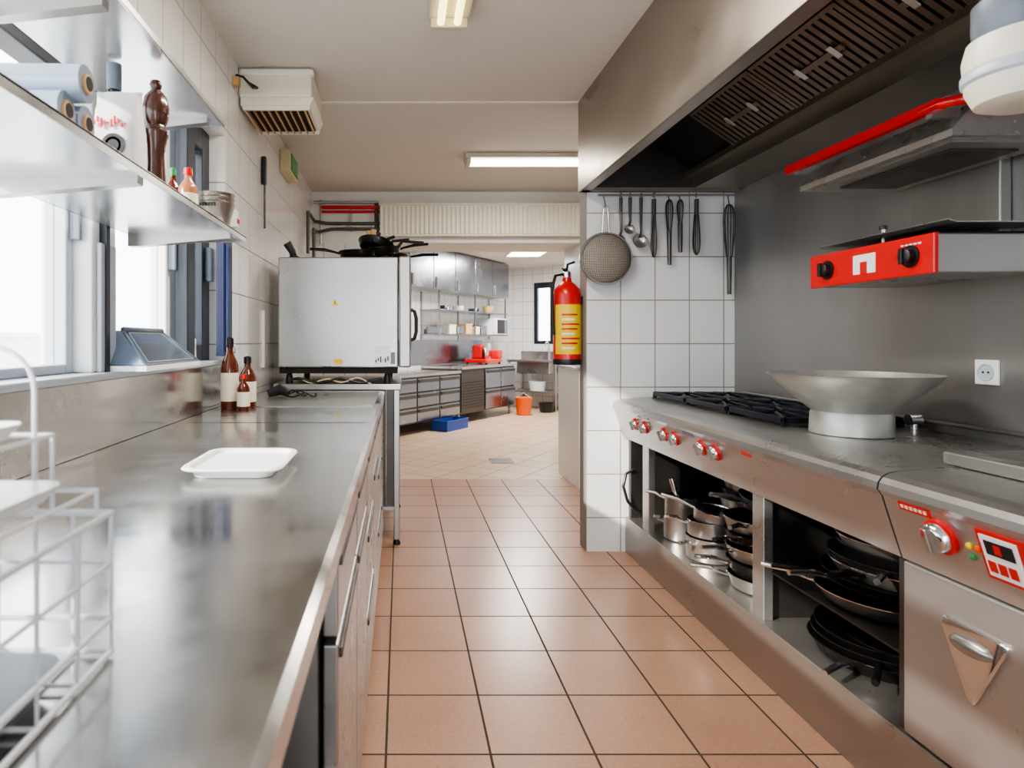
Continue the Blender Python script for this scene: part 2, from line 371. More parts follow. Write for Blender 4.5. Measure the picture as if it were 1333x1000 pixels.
for i in range(10): b.box(c.x-.036+.007*i,c.x-.032+.007*i,c.y-.0435,c.y-.040,c.z+.133+.006*math.sin(i*2.1),c.z+.142+.008*math.sin(i*1.3),RED)
for i in range(4): b.box(c.x-.02+.012*i,c.x-.012+.012*i,c.y-.044,c.y-.040,c.z+.045,c.z+.055,RED)
b.finish('flour_bag')
b=MB(); b.lathe((-.588,1.50,zs),[(.030,0),(.031,.012),(.027,.018),(.028,.03),(.024,.06),(.0215,.11),(.0225,.15),(.026,.17),(.0285,.176),(.0285,.186),(.023,.192),(.021,.20),(.026,.208),(.030,.225),(.0305,.245),(.026,.268),(.016,.281),(.0105,.286),(.013,.291),(.0145,.299),(.0105,.308),(.0001,.311)],WOODD,32); b.finish('pepper_mill')
def bottle(name,x,y,z,h,r,mb,mc,ml=None):
    b=MB(); b.lathe((x,y,z),[(r*.95,0),(r,.004),(r,h*.6),(r*.8,h*.68),(r*.4,h*.78),(r*.36,h*.9)],mb,22)
    b.lathe((x,y,z),[(r*.45,h*.86),(r*.45,h*.98),(r*.2,h),(.0001,h)],mc,18)
    if ml: b.lathe((x,y,z),[(r*1.01,h*.12),(r*1.02,h*.13),(r*1.02,h*.5),(r*1.01,h*.51)],ml,22)
    b.finish(name)
bottle('sauce_bottle',-.62,1.70,zs,.155,.02,AMB,GRN,GRN)
bottle('sauce_bottle',-.565,1.66,zs,.145,.025,plain('soy_bottle',S(170,110,80),.2),RED,LAB)
b=MB()
for i in range(3): b.vessel((-.533,1.79,zs+.014*i),[(.034,0),(.038,.006),(.056,.072),(.058,.074)],STV,.0015,30)
for i in range(6): b.box(-.56+.008*i,-.554+.008*i,1.7345,1.736,zs+.06,zs+.07,BLK)
b.finish('baguette_bowl')
# ---------------------------------------------------------------- counter objects
def rrect(cx,cy,w,d,r,z,n=6):
    out=[]
    for qx,qy,a in ((1,1,0),(-1,1,PI/2),(-1,-1,PI),(1,-1,3*PI/2)):
        for i in range(n+1):
            t=a+PI/2*i/n; out.append((cx+qx*(w/2-r)+r*math.cos(t),cy+qy*(d/2-r)+r*math.sin(t),z))
    return out
def loft(b,rings,mat,M=None):
    n=len(rings[0]); vs=[p for r in rings for p in r]; fs=[]
    for j in range(len(rings)-1):
        for k in range(n): fs.append((j*n+k,j*n+(k+1)%n,(j+1)*n+(k+1)%n,(j+1)*n+k))
    fs.append(tuple(range(n))); fs.append(tuple((len(rings)-1)*n+k for k in range(n)))
    b.add(vs,fs,mat,True,M)
b=MB(); cx,cy=-.353,1.40
loft(b,[rrect(cx,cy,.165,.21,.03,.9008),rrect(cx,cy,.175,.22,.03,.915),rrect(cx,cy,.19,.235,.035,.9165),rrect(cx,cy,.208,.255,.04,.917),rrect(cx,cy,.212,.26,.04,.920),rrect(cx,cy,.206,.254,.04,.924),rrect(cx,cy,.185,.23,.035,.924),rrect(cx,cy,.178,.222,.03,.917)],WHT)
b.finish('plastic_food_tray')
bottle('liquor_bottle',-.712,2.60,.9005,.30,.036,AMB,BLK,LAB)
bottle('liquor_bottle',-.655,2.67,.9005,.22,.036,AMB,BLK,LAB)
bottle('liquor_bottle',-.645,2.56,.9005,.15,.026,AMB,RED,LAB)
b=MB(); pts=[]
for i in range(90):
    t=i/89; pts.append((-.58+.07*math.cos(13*t)+.10*t,3.12+.09*math.sin(11*t),.913+.02*math.sin(17*t)**2))
b.tube(pts,.004,BLK,6); b.tube([(-.66,3.1,.924),(-.60,3.12,.945),(-.56,3.1,.924)],[.018,.03,.018],BLK,10); b.finish('charger_cable')
b=MB()
b.prism([(1.72,1.101),(2.18,1.101),(2.18,1.116),(1.72,1.116)],-.86,-.70,WHT,axis='x')
A=[(-.705,1.73,1.118),(-.705,2.17,1.118),(-.80,2.09,1.215),(-.80,1.80,1.215)]
B=[(-.86,1.73,1.118),(-.86,2.17,1.118),(-.85,2.09,1.215),(-.85,1.80,1.215)]
b.add(A+B,[(0,1,2,3),(4,5,6,7),(3,2,6,7),(0,3,7,4),(1,2,6,5),(0,1,5,4)],TABL)
for i in range(4): b.tube([A[i],A[(i+1)%4]],.004,GREY,6)
A2=[Vector(p)*.86+(sum((Vector(q) for q in A),Vector())/4)*.14+Vector((.001,0,.001)) for p in A]
for i in range(4): b.tube([A2[i],A2[(i+1)%4]],.0015,LGREY,6)
b.tube([(-.80,1.80,1.218),(-.80,2.09,1.218)],.008,GREY,8)
b.finish('kitchen_scale')
def socket(name,M,n=1):
    b=MB()
    for i in range(n):
        o=i*.072
        b.box(-.04,.04,-.04+o,.04+o,0,.009,WHT,.003,M); b.lathe((0,o,.0),[(.028,.009),(.028,.012),(.024,.012),(.022,.0095),(.0001,.0095)],LGREY,24,M)
        for s in (-1,1): b.lathe((s*.009,o,0),[(.0034,.0098),(.0034,.0115),(.0001,.0115)],BLK,8,M)
    b.finish(name)
ML=Matrix(((0,0,1,0),(1,0,0,0),(0,1,0,0),(0,0,0,1)))
socket('power_socket',Matrix.Translation((XL,2.90+.06,1.13))@ML)
socket('power_socket',Matrix.Translation((XL-.04,2.50,1.155))@ML)
MR=Matrix(((0,0,-1,0),(-1,0,0,0),(0,1,0,0),(0,0,0,1)))
socket('power_socket',Matrix.Translation((XR-.006,1.997,1.085))@MR)
b=MB()
for i in range(5): b.box(XL+.001+.010*i,XL+.009+.010*i,2.70-.012*i,2.80-.004*i,1.12,1.64-.02*(i%2),BLUED,.002)
b.box(XL+.051,XL+.053,2.67,2.70,1.14,1.60,BLUE)
b.tube([(XL+.02,2.75,1.64),(XL+.02,2.75,1.70),(XL,2.75,1.70)],.004,CHR,6)
b.finish('blue_mat_bundle')
b=MB(); b.box(XL,XL+.012,3.60,3.63,1.03,1.36,WHT,.003); b.finish('cable_duct')
b=MB(); b.tube([(XL+.02,3.58,1.83),(XL+.02,3.58,2.20)],.006,BLK,8); b.box(XL+.002,XL+.03,3.565,3.595,2.08,2.24,BLK,.005); b.finish('knife_steel')
b=MB(); b.box(XL,XL+.03,2.93,2.98,1.72,1.80,WHT,.004); b.box(XL+.03,XL+.033,2.935,2.975,1.74,1.76,RED); b.finish('wall_thermostat')
b=MB()
x0,x1,y0,y1=-.50,-.262,.22,.565
def wr(p,r=.0024): b.tube(p,r,WIRE,8)
def frame(z,xx1=x1,yy1=y1,r=.003): b.tube([(x0,y0,z),(xx1,y0,z),(xx1,yy1,z),(x0,yy1,z)],r,WIRE,8,closed=True)
frame(.905); frame(.935); frame(1.03)
for i in range(8):
    x=x0+(x1-x0)*i/7; wr([(x,y0,1.03),(x,y0,.905),(x,y1,.905),(x,y1,1.03)],.002)
for i in range(7):
    y=y0+(y1-y0)*i/6; wr([(x1,y,1.03),(x1,y,.905),(x0,y,.905),(x0,y,1.03)],.002)
frame(.985,r=.002)
for yy in (y1,y0+.12):
    wr([(-.331,yy,1.03),(-.331,yy,1.14)]+arc((-.371,yy,1.14),.04,0,PI/2,6)+[(-.43,yy,1.18)]+arc((-.45,yy,1.14),.04,PI/2,PI,6)+[(-.49,yy,1.03)],.0024)
frame(1.05,-.275,y1,.002); frame(1.10,-.315,y1,.002)
b.tube([(-.315,y1,1.03),(-.315,y1,1.10)],.002,WIRE); b.tube([(-.275,y1,1.03),(-.275,y1,1.05)],.002,WIRE)
RK=b.finish('wire_rack')
b=MB()
loft(b,[rrect(-.385,.38,.20,.27,.02,.912),rrect(-.385,.38,.215,.285,.02,.924)],GREY)
b.box(-.45,-.33,.30,.46,.924,1.054,LGREY,.01)
loft(b,[rrect(-.385,.40,.19,.25,.02,1.054),rrect(-.385,.40,.205,.265,.02,1.066)],WHT)
b.box(-.45,-.37,.34,.46,1.064,1.104,LGREY)
loft(b,[rrect(-.41,.42,.17,.22,.02,1.104),rrect(-.41,.42,.185,.235,.02,1.116)],WHT)
b.finish('stacked_trays',parent=RK)
# ---------------------------------------------------------------- range
b=MB(); XE=XR-.0085
prof=[(XE,.64),(XE,.87),(1.37,.87),(1.24,.860),(1.215,.855),(1.200,.846),(1.191,.833),(1.188,.816),(1.2,.80),(1.245,.66),(1.25,.645),(1.34,.64)]
b.prism(prof,-.3,1.557,STB); b.prism(prof,1.563,3.515,STB)
b.prism([(min(x+.002,XE),z-.002) for x,z in prof],1.556,1.564,DARK)
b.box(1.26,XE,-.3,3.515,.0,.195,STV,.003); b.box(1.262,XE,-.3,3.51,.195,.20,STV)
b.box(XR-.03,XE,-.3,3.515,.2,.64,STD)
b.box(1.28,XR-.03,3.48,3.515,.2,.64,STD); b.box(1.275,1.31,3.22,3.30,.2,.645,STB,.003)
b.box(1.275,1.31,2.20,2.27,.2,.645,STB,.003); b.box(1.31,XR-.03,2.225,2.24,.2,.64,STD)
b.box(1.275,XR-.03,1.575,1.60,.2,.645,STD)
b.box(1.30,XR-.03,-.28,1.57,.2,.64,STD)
b.box(1.262,1.30,.75,1.572,.205,.635,STB,.006); b.box(1.262,1.30,-.28,.74,.205,.635,STB,.006)
RNG=b.finish('cooking_range')
b=MB()
def rtri(w,h,r,z,s=1.0,n=7):
    P=[Vector((-w,h*.45)),Vector((0,-h*.75)),Vector((w,h*.45))]; out=[]
    for i in range(3):
        p=P[i]; a=(P[i-1]-p).normalized(); c=(P[(i+1)%3]-p).normalized()
        p0=p+a*r*2.0; p1=p+c*r*2.0
        for k in range(n+1):
            t=k/n; q=p0*(1-t)**2+p*2*t*(1-t)+p1*t*t; out.append((q.x*s,q.y*s,z))
    return out
MH=Matrix.Translation((1.2615,1.375,.485))@MR
loft(b,[rtri(.088,.15,.014,0),rtri(.088,.15,.014,.006),rtri(.088,.15,.014,.009,.95)],CHR,MH)
b.lathe((0,0,0),[(.0001,.026),(.018,.024),(.030,.016),(.034,.006)],STV,24,MH@Matrix.Translation((0,.026,0))@Matrix.Scale(1.6,4,(1,0,0))@Matrix.Scale(.62,4,(0,1,0)))
b.finish('oven_handle',parent=RNG)
tv=Vector((-.306,0,.952)); nv=Vector((-.952,0,-.306))
def PM(y,s):
    p=Vector((1.245,y,.66)).lerp(Vector((1.2,y,.80)),s)
    return Matrix(((0,tv.x,nv.x,p.x),(-1,tv.y,nv.y,p.y),(0,tv.z,nv.z,p.z),(0,0,0,1)))
def knob(name,M,r):
    b=MB()
    b.lathe((0,0,0),[(r*1.1,0),(r*1.1,r*.25),(r*1.0,r*.32),(r*.92,r*.32)],RED,28,M)
    b.lathe((0,0,0),[(r*.92,r*.3),(r*.86,r*.65),(r*.72,r*.78),(.0001,r*.78)],CHR,28,M)
    b.box(-r*.2,r*.2,-r*.8,r*.8,r*.7,r*1.15,STV,r*.08,M)
    b.box(-r*.05,r*.05,r*.3,r*.75,r*1.15,r*1.18,RED,0,M)
    b.finish(name,parent=RNG)
for i,y in enumerate((3.23,3.11,2.875,2.765,2.52,2.41)): knob('knob_%d'%(i+1),PM(y,.68),.029)
knob('knob_7',PM(1.405,.62),.037)
b=MB()
M=PM(1.21,.60); b.box(-.10,.10,-.055,.055,-.001,.004,RED,.002,M); b.box(-.09,-.01,-.045,.045,.004,.006,WHT,0,M)
b.box(-.08,-.02,.005,.035,.006,.008,DARK,0,M); b.box(-.06,-.045,.01,.03,.008,.009,RED,0,M)
for i in range(3):
    b.box(-.085+.022*i,-.068+.022*i,-.035,-.01,.006,.008,RED,.001,M); b.box(.01+.028*i,.032+.028*i,-.035,-.01,.004,.006,WHT,.001,M)
for i,(dy,ds,mm) in enumerate(((1.338,.62,YEL),(1.338,.45,GRN),(1.318,.62,ORG))): b.lathe((0,0,0),[(.007,0),(.007,.004),(.0001,.007)],mm,12,PM(dy,ds))
b.finish('control_display',parent=RNG)
b=MB(); b.box(-.045,.045,-.010,.010,-.001,.002,RED,.0008,PM(1.465,.93)); 
for i in range(6): b.box(-.038+.013*i,-.030+.013*i,-.004,.004,.002,.003,LAB,0,PM(1.465,.93))
b.box(-.03,.03,-.006,.006,-.001,.002,RED,0,PM(2.18,.93)); b.box(-.05,.05,-.008,.008,-.001,.002,GREY,0,PM(2.62,.97)); b.finish('badge',parent=RNG)
b=MB()
gx=[1.385,1.61,1.835]; gy=[2.27,2.67,3.07,3.46]
for i in range(2):
    for j in range(3):
        a0,a1,c0,c1=gx[i]+.004,gx[i+1]-.004,gy[j]+.004,gy[j+1]-.004; mx,my=(a0+a1)/2,(c0+c1)/2
        b.box(a0,a1,c0,c1,.8702,.874,STD)
        for (p,q) in (((a0+.01,c0+.01),(a1-.01,c0+.01)),((a1-.01,c0+.01),(a1-.01,c1-.01)),((a1-.01,c1-.01),(a0+.01,c1-.01)),((a0+.01,c1-.01),(a0+.01,c0+.01))):
            b.box(min(p[0],q[0])-.008,max(p[0],q[0])+.008,min(p[1],q[1])-.008,max(p[1],q[1])+.008,.884,.905,BLKM,.003)
        for (dx,dy) in ((1,0),(-1,0),(0,1),(0,-1),(1,1),(-1,1),(1,-1),(-1,-1)):
            ex=mx+dx*(a1-a0)/2*.9; ey=my+dy*(c1-c0)/2*.93
            b.tube([(mx+dx*.035,my+dy*.035,.905),(ex,ey,.900)],.008,BLKM,6)
        for x in (a0+.01,a1-.01):
            for y in (c0+.01,c1-.01): b.box(x-.008,x+.008,y-.008,y+.008,.872,.888,BLKM)
        b.lathe((mx,my,.874),[(.055,0),(.055,.008),(.042,.012),(.042,.018),(.03,.022),(.0001,.022)],BLKM,20)
b.finish('burner_grates',parent=RNG)
b=MB()
b.lathe((1.525,2.12,.8705),[(.118,0),(.121,.003),(.118,.070),(.114,.078),(.150,.108),(.190,.142),(.226,.174),(.240,.192),(.246,.200),(.250,.203),(.244,.204),(.236,.192),(.220,.172),(.184,.142),(.144,.110),(.102,.080),(.106,.002)],ALU,56)
b.finish('conical_mixing_bowl')
b=MB(); b.box(1.385,1.835,.55,1.60,.871,.905,STB,.006); b.box(1.42,1.81,.58,1.57,.905,.909,STC,.002); b.finish('griddle_plate',parent=RNG)
b=MB(); b.tube([(1.855,.4,.905),(1.855,3.4,.905)],.008,STV,10); 
for y in (.6,1.5,2.3,3.2): b.box(1.845,XE,y-.01,y+.01,.871,.905,STV)
b.tube([(1.82,2.22,.871),(1.82,2.22,.90)],.014,CHR,12); b.tube([(1.80,2.22,.905),(1.84,2.22,.905)],.02,CHR,12); b.finish('gas_pipe',parent=RNG)
b=MB(); pan(b,(1.39,3.11,.202),.078,.11,STV,2.9,.05,STV,1.0); pan(b,(1.39,3.11,.315),.074,.10,STV,2.4,.10,STV,1.0)
b.tube([(1.38,3.1,.36),(1.35,3.12,.50)],.014,CHR,10); b.finish('saucepan')
b=MB(); pan(b,(1.40,2.83,.202),.10,.10,STV,3.6,.10,CHR,1.02); pan(b,(1.40,2.83,.305),.095,.07,STV,2.9,.10,CHR,1.0); pan(b,(1.42,2.83,.36),.09,.06,STV,2.5,.15,CHR,1.05,tilt=(.1,.1)); b.finish('saucepan')
b=MB()
for i in range(7): pan(b,(1.66,3.04-.01*i,.202+.045*i),.12-.003*i,.05,PANB if i%2 else STV,2.6+.5*i,.05,PANB,1.1)
for i in range(7): pan(b,(1.67,2.70,.202+.045*i),.13,.05,STV if i%2 else PANB,4.2+.3*i,.05,CHR,1.1)
b.finish('pot_stack')
b=MB()
for i in range(5): pan(b,(1.45,2.48+.008*i,.202+.055*i),.125,.055,(STV,PANB)[i%2],2.8+.25*i,.14,CHR,1.12,tilt=(.04*(i%2),.0))
pan(b,(1.50,2.48,.50),.135,.05,PANB,3.3,.17,CHR,1.12,tilt=(.1,.12))
b.finish('pot_stack')
b=MB()
for i in range(3): pan(b,(1.48+.005*i,1.93-.01*i,.204+.028*i),.165,.050,PANB,3.7+.3*i,.17,CHR if i%2==0 else PANB,1.15,tilt=(.02,-.02*i))
pan(b,(1.50,1.86,.285),.15,.045,PANB,4.1,.18,CHR,1.15,tilt=(.08,-.08))
b.finish('frying_pan_stack')
b=MB()
for i in range(7): pan(b,(1.48+.012*(i%2),1.90-.01*i,.382+.030*i),.165-.003*i,.045,PANB if i%3 else STV,2.5+.35*i,.15,PANB if i%2 else CHR,1.15,tilt=(.02*(i%3),.02*(i%2)))
b.box(1.30,1.84,1.62,2.19,.370,.377,STD); b.finish('frying_pan_stack')
b=MB(); b.tube([(1.29,3.44,.25),(1.25,3.45,.30),(1.23,3.46,.38),(1.25,3.47,.45),(1.29,3.47,.47)],.008,BLK,8); b.finish('gas_hose',parent=RNG)
# ---------------------------------------------------------------- hood
b=MB()
X0=.996
b.box(X0,X0+.012,-.6,3.515,2.02,ZC-.001,HOOD,.002)
b.box(X0+.012,X0+.06,-.6,3.515,2.02,2.032,HOOD); b.box(X0+.05,X0+.06,-.6,3.515,2.032,2.06,HOOD)
b.box(X0+.012,XR-.008,3.49,3.515,2.02,ZC-.001,STD)
b.box(X0+.012,XR-.008,3.46,3.49,2.02,2.035,HOOD)
b.box(X0+.012,XR-.008,-.6,-.58,2.02,ZC-.001,HOOD)
b.prism([(X0+.012,2.29),(1.38,2.29),(1.38,2.30),(X0+.012,2.30)],-.58,3.49,STD)
b.prism([(1.62,2.03),(XR-.008,2.03),(XR-.008,2.12),(1.64,2.12),(1.64,2.10),(1.62,2.10)],-.58,3.49,HOOD)
b.prism([(1.38,2.30),(1.64,2.125),(1.66,2.14),(1.40,2.33)],-.58,3.49,DARK)
b.prism([(1.58,2.095),(1.64,2.095),(1.64,2.10),(1.585,2.10),(1.585,2.125),(1.58,2.125)],-.58,3.49,HOOD)
d=Vector((1.62-1.385,0,2.115-2.275)); ln=d.length; ang=math.atan2(-d.z,d.x)
for k in range(6):
    ya=2.98-.5*(k+1); MF=Matrix.Translation((1.385,ya,2.283))@Matrix.Rotation(ang,4,'Y')
    b.box(0,ln,0,.016,-.03,0,FILT,0,MF); b.box(0,ln,.476,.492,-.03,0,FILT,0,MF); b.box(0,.016,0,.49,-.03,0,FILT,0,MF); b.box(ln-.016,ln,0,.49,-.03,0,FILT,0,MF)
    for j in range(13): b.prism([(.028+.035*j,-.026),(.028+.035*j+.022,-.026),(.028+.035*j+.018,-.008),(.028+.035*j+.004,-.008)],.016,ln-.016,FILT,MF,axis='x')
    b.box(ln*.46,ln*.54,.12,.38,-.034,-.027,FILT,0,MF)
    for y in (.16,.34): b.box(ln*.40,ln*.60,y-.012,y+.012,-.038,-.034,STV,.002,MF)
b.finish('extractor_hood')
# ---------------------------------------------------------------- salamander
b=MB(); XW=XR-.007
b.box(1.56,XW,1.82,2.36,1.385,1.50,STB,.004); b.box(1.548,1.562,1.815,2.365,1.383,1.502,RED,.003)
b.box(1.546,1.549,2.04,2.14,1.41,1.475,WHT,.001); b.box(1.5445,1.5465,2.075,2.105,1.41,1.45,REDP)
for y in (1.90,2.27):
    Mk=Matrix(((0,0,-1,1.548),(-1,0,0,y),(0,1,0,1.442),(0,0,0,1)))
    b.lathe((0,0,0),[(.034,0),(.034,.003),(.024,.004),(.024,.022),(.018,.026),(.0001,.026)],BLK,24,Mk); b.box(-.006,.006,-.024,.024,.024,.034,BLK,.002,Mk)
for i in range(5): b.box(1.5455,1.5475,1.86+.016*i,1.87+.016*i,1.475,1.48,WHT)
b.box(1.60,XW-.02,1.86,2.32,1.50,1.512,DARK)
b.prism([(1.575,1.535),(1.60,1.528),(XW,1.528),(XW,1.532),(1.60,1.532),(1.577,1.540)],1.80,2.36,STB)
b.tube([(1.62,2.1,1.50),(1.62,2.1,1.56)],.006,CHR,8); b.lathe((1.62,2.1,1.56),[(.012,0),(.012,.01),(.0001,.014)],BLK,12)
b.box(1.84,XW,1.92,2.26,1.5,1.86,STW,.004)
b.prism([(1.50,1.745),(1.50,1.765),(1.56,1.835),(1.86,1.835),(1.86,1.745)],1.70,2.35,STB)
b.box(1.53,1.83,1.74,2.31,1.738,1.746,STV); b.box(1.58,1.78,1.80,2.25,1.733,1.739,STD)
b.prism([(1.448,1.812),(1.472,1.812),(1.474,1.838),(1.450,1.842)],1.69,2.36,RED)
b.tube([(1.84,1.655,1.827),(1.52,1.655,1.827),(1.485,1.662,1.827),(1.462,1.69,1.827),(1.461,1.75,1.827)],.014,RED,12)
b.box(1.46,1.54,1.72,1.74,1.80,1.83,STB); b.box(1.46,1.54,2.30,2.32,1.80,1.83,STB)
b.finish('salamander_grill')
b=MB(); c=(1.17,1.17,1.625)
b.lathe(c,[(.0001,.01),(.05,.0),(.075,.01),(.088,.04),(.092,.10),(.085,.13),(.06,.135)],CREAM,32); b.lathe(c,[(.072,.135),(.078,.15),(.078,.20),(.05,.23),(.0001,.235)],GREY,28)
b.tube([(1.17,1.17,1.84),(1.17,1.17,2.289)],.012,STV,10)
b.lathe(c,[(.089,.05),(.094,.055),(.094,.07),(.091,.075)],LGREY,28)
b.finish('heat_lamp')
# ---------------------------------------------------------------- utensils
YW=YP
def px(x): return (x-522)/231.3
def pz(y): return 1.185+(444-y)/231.3
b=MB(); b.tube([(1.10,YW-.03,2.0),(1.86,YW-.03,2.0)],.006,STV,8)
for x in (1.12,1.84): b.tube([(x,YW-.03,2.0),(x,YW,2.0)],.005,CHR,8)
b.finish('utensil_rail')
def hook(b,x): b.tube([(x,YW-.03,1.985)]+[(x,YW-.03+.009*math.cos(a),2.0+.009*math.sin(a)) for a in (-1.57,-.5,.6,1.6,2.6)],.003,STD,6)
SIEV=tile('sieve_mesh',('X','Z'),.009,.009,(0,0),S(166,158,146),S(156,148,136),S(96,88,80),.0016,.45)
b=MB(); x=px(783); z=pz(339); yy=YW-.075
MS=Matrix.Translation((x,yy,z))@Matrix.Rotation(PI/2,4,'X')
b.lathe((0,0,0),[(.136,-.02),(.141,-.02),(.146,.005),(.141,.012),(.136,.012),(.136,-.02)],STV,44,MS)
b.lathe((0,0,0),[(.136,.0),(.125,.016),(.10,.032),(.065,.045),(.03,.051),(.0001,.052)],SIEV,44,MS)
b.tube([(x-.02,yy,z+.14),(x-.012,yy,z+.26)]+[(x+.012*math.cos(a),yy,z+.27+.02*math.sin(a)) for a in (PI,PI*.75,PI*.5,PI*.25,0)]+[(x+.012,yy,z+.26),(x+.02,yy,z+.14)],.006,STV,8)
b.tube([(x,yy,z+.285),(x,YW-.03,2.0)],.003,CHR,6); b.finish('strainer')
def ladle(name,xp,yp,bowl,r):
    b=MB(); x=px(xp); z1=pz(yp); yy=YW-.03
    b.tube([(x,yy,1.985),(x,yy,1.9),(x,yy,z1+.05),(x-.01,yy-.01,z1+.02)],[.010,.008,.007,.006],STD,8)
    M=Matrix.Translation((x-.01,yy-.015,z1))@Matrix.Rotation(PI*.42,4,'X')
    b.vessel((0,0,0),[(r*.1,-r*.6),(r*.6,-r*.48),(r*.9,-r*.2),(r,0)],STV,.002,20,M); hook(b,x); b.finish(name)
ladle('ladle',806,314,1,.03); ladle('ladle',818,300,1,.03); ladle('ladle',832,315,1,.042)
def whisk(name,xp,y0,y1,w,hm=STD):
    b=MB(); x=px(xp); zt=1.985; zb=pz(y1); yy=YW-.035; zm=pz(y0)
    b.tube([(x,yy,zt-.01),(x,yy,zm)],.012,hm,10)
    for k in range(6):
        a=PI*k/6; pts=[]
        for i in range(15):
            t=i/14; s=math.sin(PI*t); u=math.cos(PI*t)
            zz=zm-(zm-zb)*(s**.8); rr=w*u*(.35+.65*s)
            pts.append((x+rr*math.cos(a),yy+rr*math.sin(a)*.6,zz))
        b.tube(pts,.0026,STD,5)
    hook(b,x); b.finish(name)
whisk('whisk',848,283,336,.026); whisk('whisk',903,281,333,.034)
def whisk_inv(name,xp,ya,yb,ye,w):
    b=MB(); x=px(xp); yy=YW-.045; z0,z1,z2=pz(ya),pz(yb),pz(ye)
    b.tube([(x,yy,z1),(x,yy,z2)],[.013,.011],STD,10)
    for k in range(6):
        a=PI*k/6; pts=[]
        for i in range(15):
            t=i/14; s=math.sin(PI*t); u=math.cos(PI*t)
            pts.append((x+w*u*(.3+.7*s)*math.cos(a),yy+w*u*(.3+.7*s)*math.sin(a)*.6,z1+(z0-z1)*s**.8))
        b.tube(pts,.0026,STD,5)
    b.tube([(x,YW-.03,1.995),(x,yy,z0-.004)],.003,STD,5); b.finish(name)
whisk_inv('whisk',867,262,302,346,.036); whisk_inv('whisk',881,262,292,330,.030); whisk_inv('whisk',944,268,335,384,.056)
# ---------------------------------------------------------------- extinguisher
b=MB(); c=(.955,3.60,1.05); r=.078
b.lathe(c,[(.06,0),(r,.008),(r,.40),(r*.93,.43),(r*.6,.462),(.028,.475),(.024,.50)],RED,36)
b.lathe(c,[(r*1.01,0),(r*1.02,.002),(r*1.02,.03),(r*1.01,.032)],BLK,36)
b.lathe(c,[(r*1.008,.06),(r*1.012,.062),(r*1.012,.34),(r*1.008,.342)],YEL,20,a0=PI*1.12,a1=PI*1.9)
for i in range(8): b.lathe(c,[(r*1.014,.09+.027*i),(r*1.018,.092+.027*i),(r*1.014,.10+.027*i)],REDP if i%3 else WHT,12,a0=PI*1.3,a1=PI*(1.6+.08*(i%3)))
b.lathe(c,[(.022,.495),(.026,.50),(.026,.53),(.015,.54),(.0001,.54)],CHR,18)
b.tube([(c[0],c[1],1.575),(c[0]-.03,c[1]-.03,1.60),(c[0]-.02,c[1]-.07,1.59)],.008,BLK,8); b.tube([(c[0],c[1],1.59),(c[0]-.01,c[1]-.05,1.62),(c[0]+.02,c[1]-.08,1.63)],.007,BLK,8)
b.tube([(c[0]-.02,c[1],1.57),(c[0]-.07,c[1]-.02,1.56),(c[0]-.095,c[1]-.03,1.48),(c[0]-.09,c[1]-.035,1.30),(c[0]-.085,c[1]-.035,1.22)],.009,BLK,10)
b.box(c[0]+r-.01,1.0418,c[1]-.02,c[1]+.02,1.40,1.44,BLK)
b.finish('fire_extinguisher')
# ---------------------------------------------------------------- ceiling units
def fluo(name,x0,x1,y0,y1,z,along):
    b=MB(); b.box(x0,x1,y0,y1,z-.035,z-.001,FIXT,.006)
    if along=='y':
        for xx in (x0+(x1-x0)*.3,x0+(x1-x0)*.7): b.tube([(xx,y0+.04,z-.055),(xx,y1-.04,z-.055)],.015,TUBE,12)
        for yy in (y0+.01,y1-.04): b.box(x0+.01,x1-.01,yy,yy+.03,z-.075,z-.035,FIXT,.004)
    else:
        for yy in (y0+(y1-y0)*.3,y0+(y1-y0)*.7): b.tube([(x0+.04,yy,z-.055),(x1-.04,yy,z-.055)],.015,PANL,12)
        for xx in (x0+.01,x1-.04): b.box(xx,xx+.03,y0+.01,y1-.01,z-.075,z-.035,FIXT,.004)
    b.finish(name)
fluo('fluorescent_ceiling_light',.11,.28,1.35,2.57,ZC,'y'); fluo('fluorescent_ceiling_light',.46,1.42,4.45,4.62,ZC,'x')
def area(name,loc,sx,sy,e,col=(1,.94,.86)):
    l=bpy.data.lights.new(name,'AREA'); l.shape='RECTANGLE'; l.size=sx; l.size_y=sy; l.energy=e; l.color=col
    o=bpy.data.objects.new(name,l); o.location=loc; bpy.context.scene.collection.objects.link(o)
area('lamp_light',(.195,1.96,ZC-.085),.15,1.1,38); area('lamp_light',(.94,4.53,ZC-.085),.9,.12,22)
b=MB(); b.box(1.65,2.15,9.3,9.75,2.50,2.519,PANL); b.box(1.62,2.18,9.27,9.78,2.505,2.5195,WHT); b.finish('ceiling_light_panel')
b=MB(); b.box(1.2,1.75,7.95,8.3,2.50,2.519,PANL); b.box(1.17,1.78,7.92,8.33,2.505,2.5195,WHT); b.finish('ceiling_light_panel')
area('lamp_light',(1.9,9.5,2.48),.5,.5,80,(1,.97,.94)); area('lamp_light',(1.5,8.1,2.48),.5,.5,65,(1,.97,.94))
b=MB()
b.box(XL+.001,-.44,3.07,3.47,2.385,ZC-.002,CREAM,.012); b.box(XL+.02,-.43,3.06,3.10,2.49,2.515,WHT,.004)
b.prism([(XL+.01,2.345),(-.45,2.345),(-.43,2.385),(XL+.01,2.385)],3.08,3.46,CREAM)
b.box(XL+.04,-.47,3.10,3.44,2.338,2.346,DARK)
for i in range(9): b.box(XL+.03+.036*i,XL+.037+.036*i,3.09,3.45,2.325,2.347,TAN)
for y in (3.085,3.445): b.box(XL+.02,-.45,y,y+.012,2.325,2.348,CREAM)
b.finish('air_conditioner')
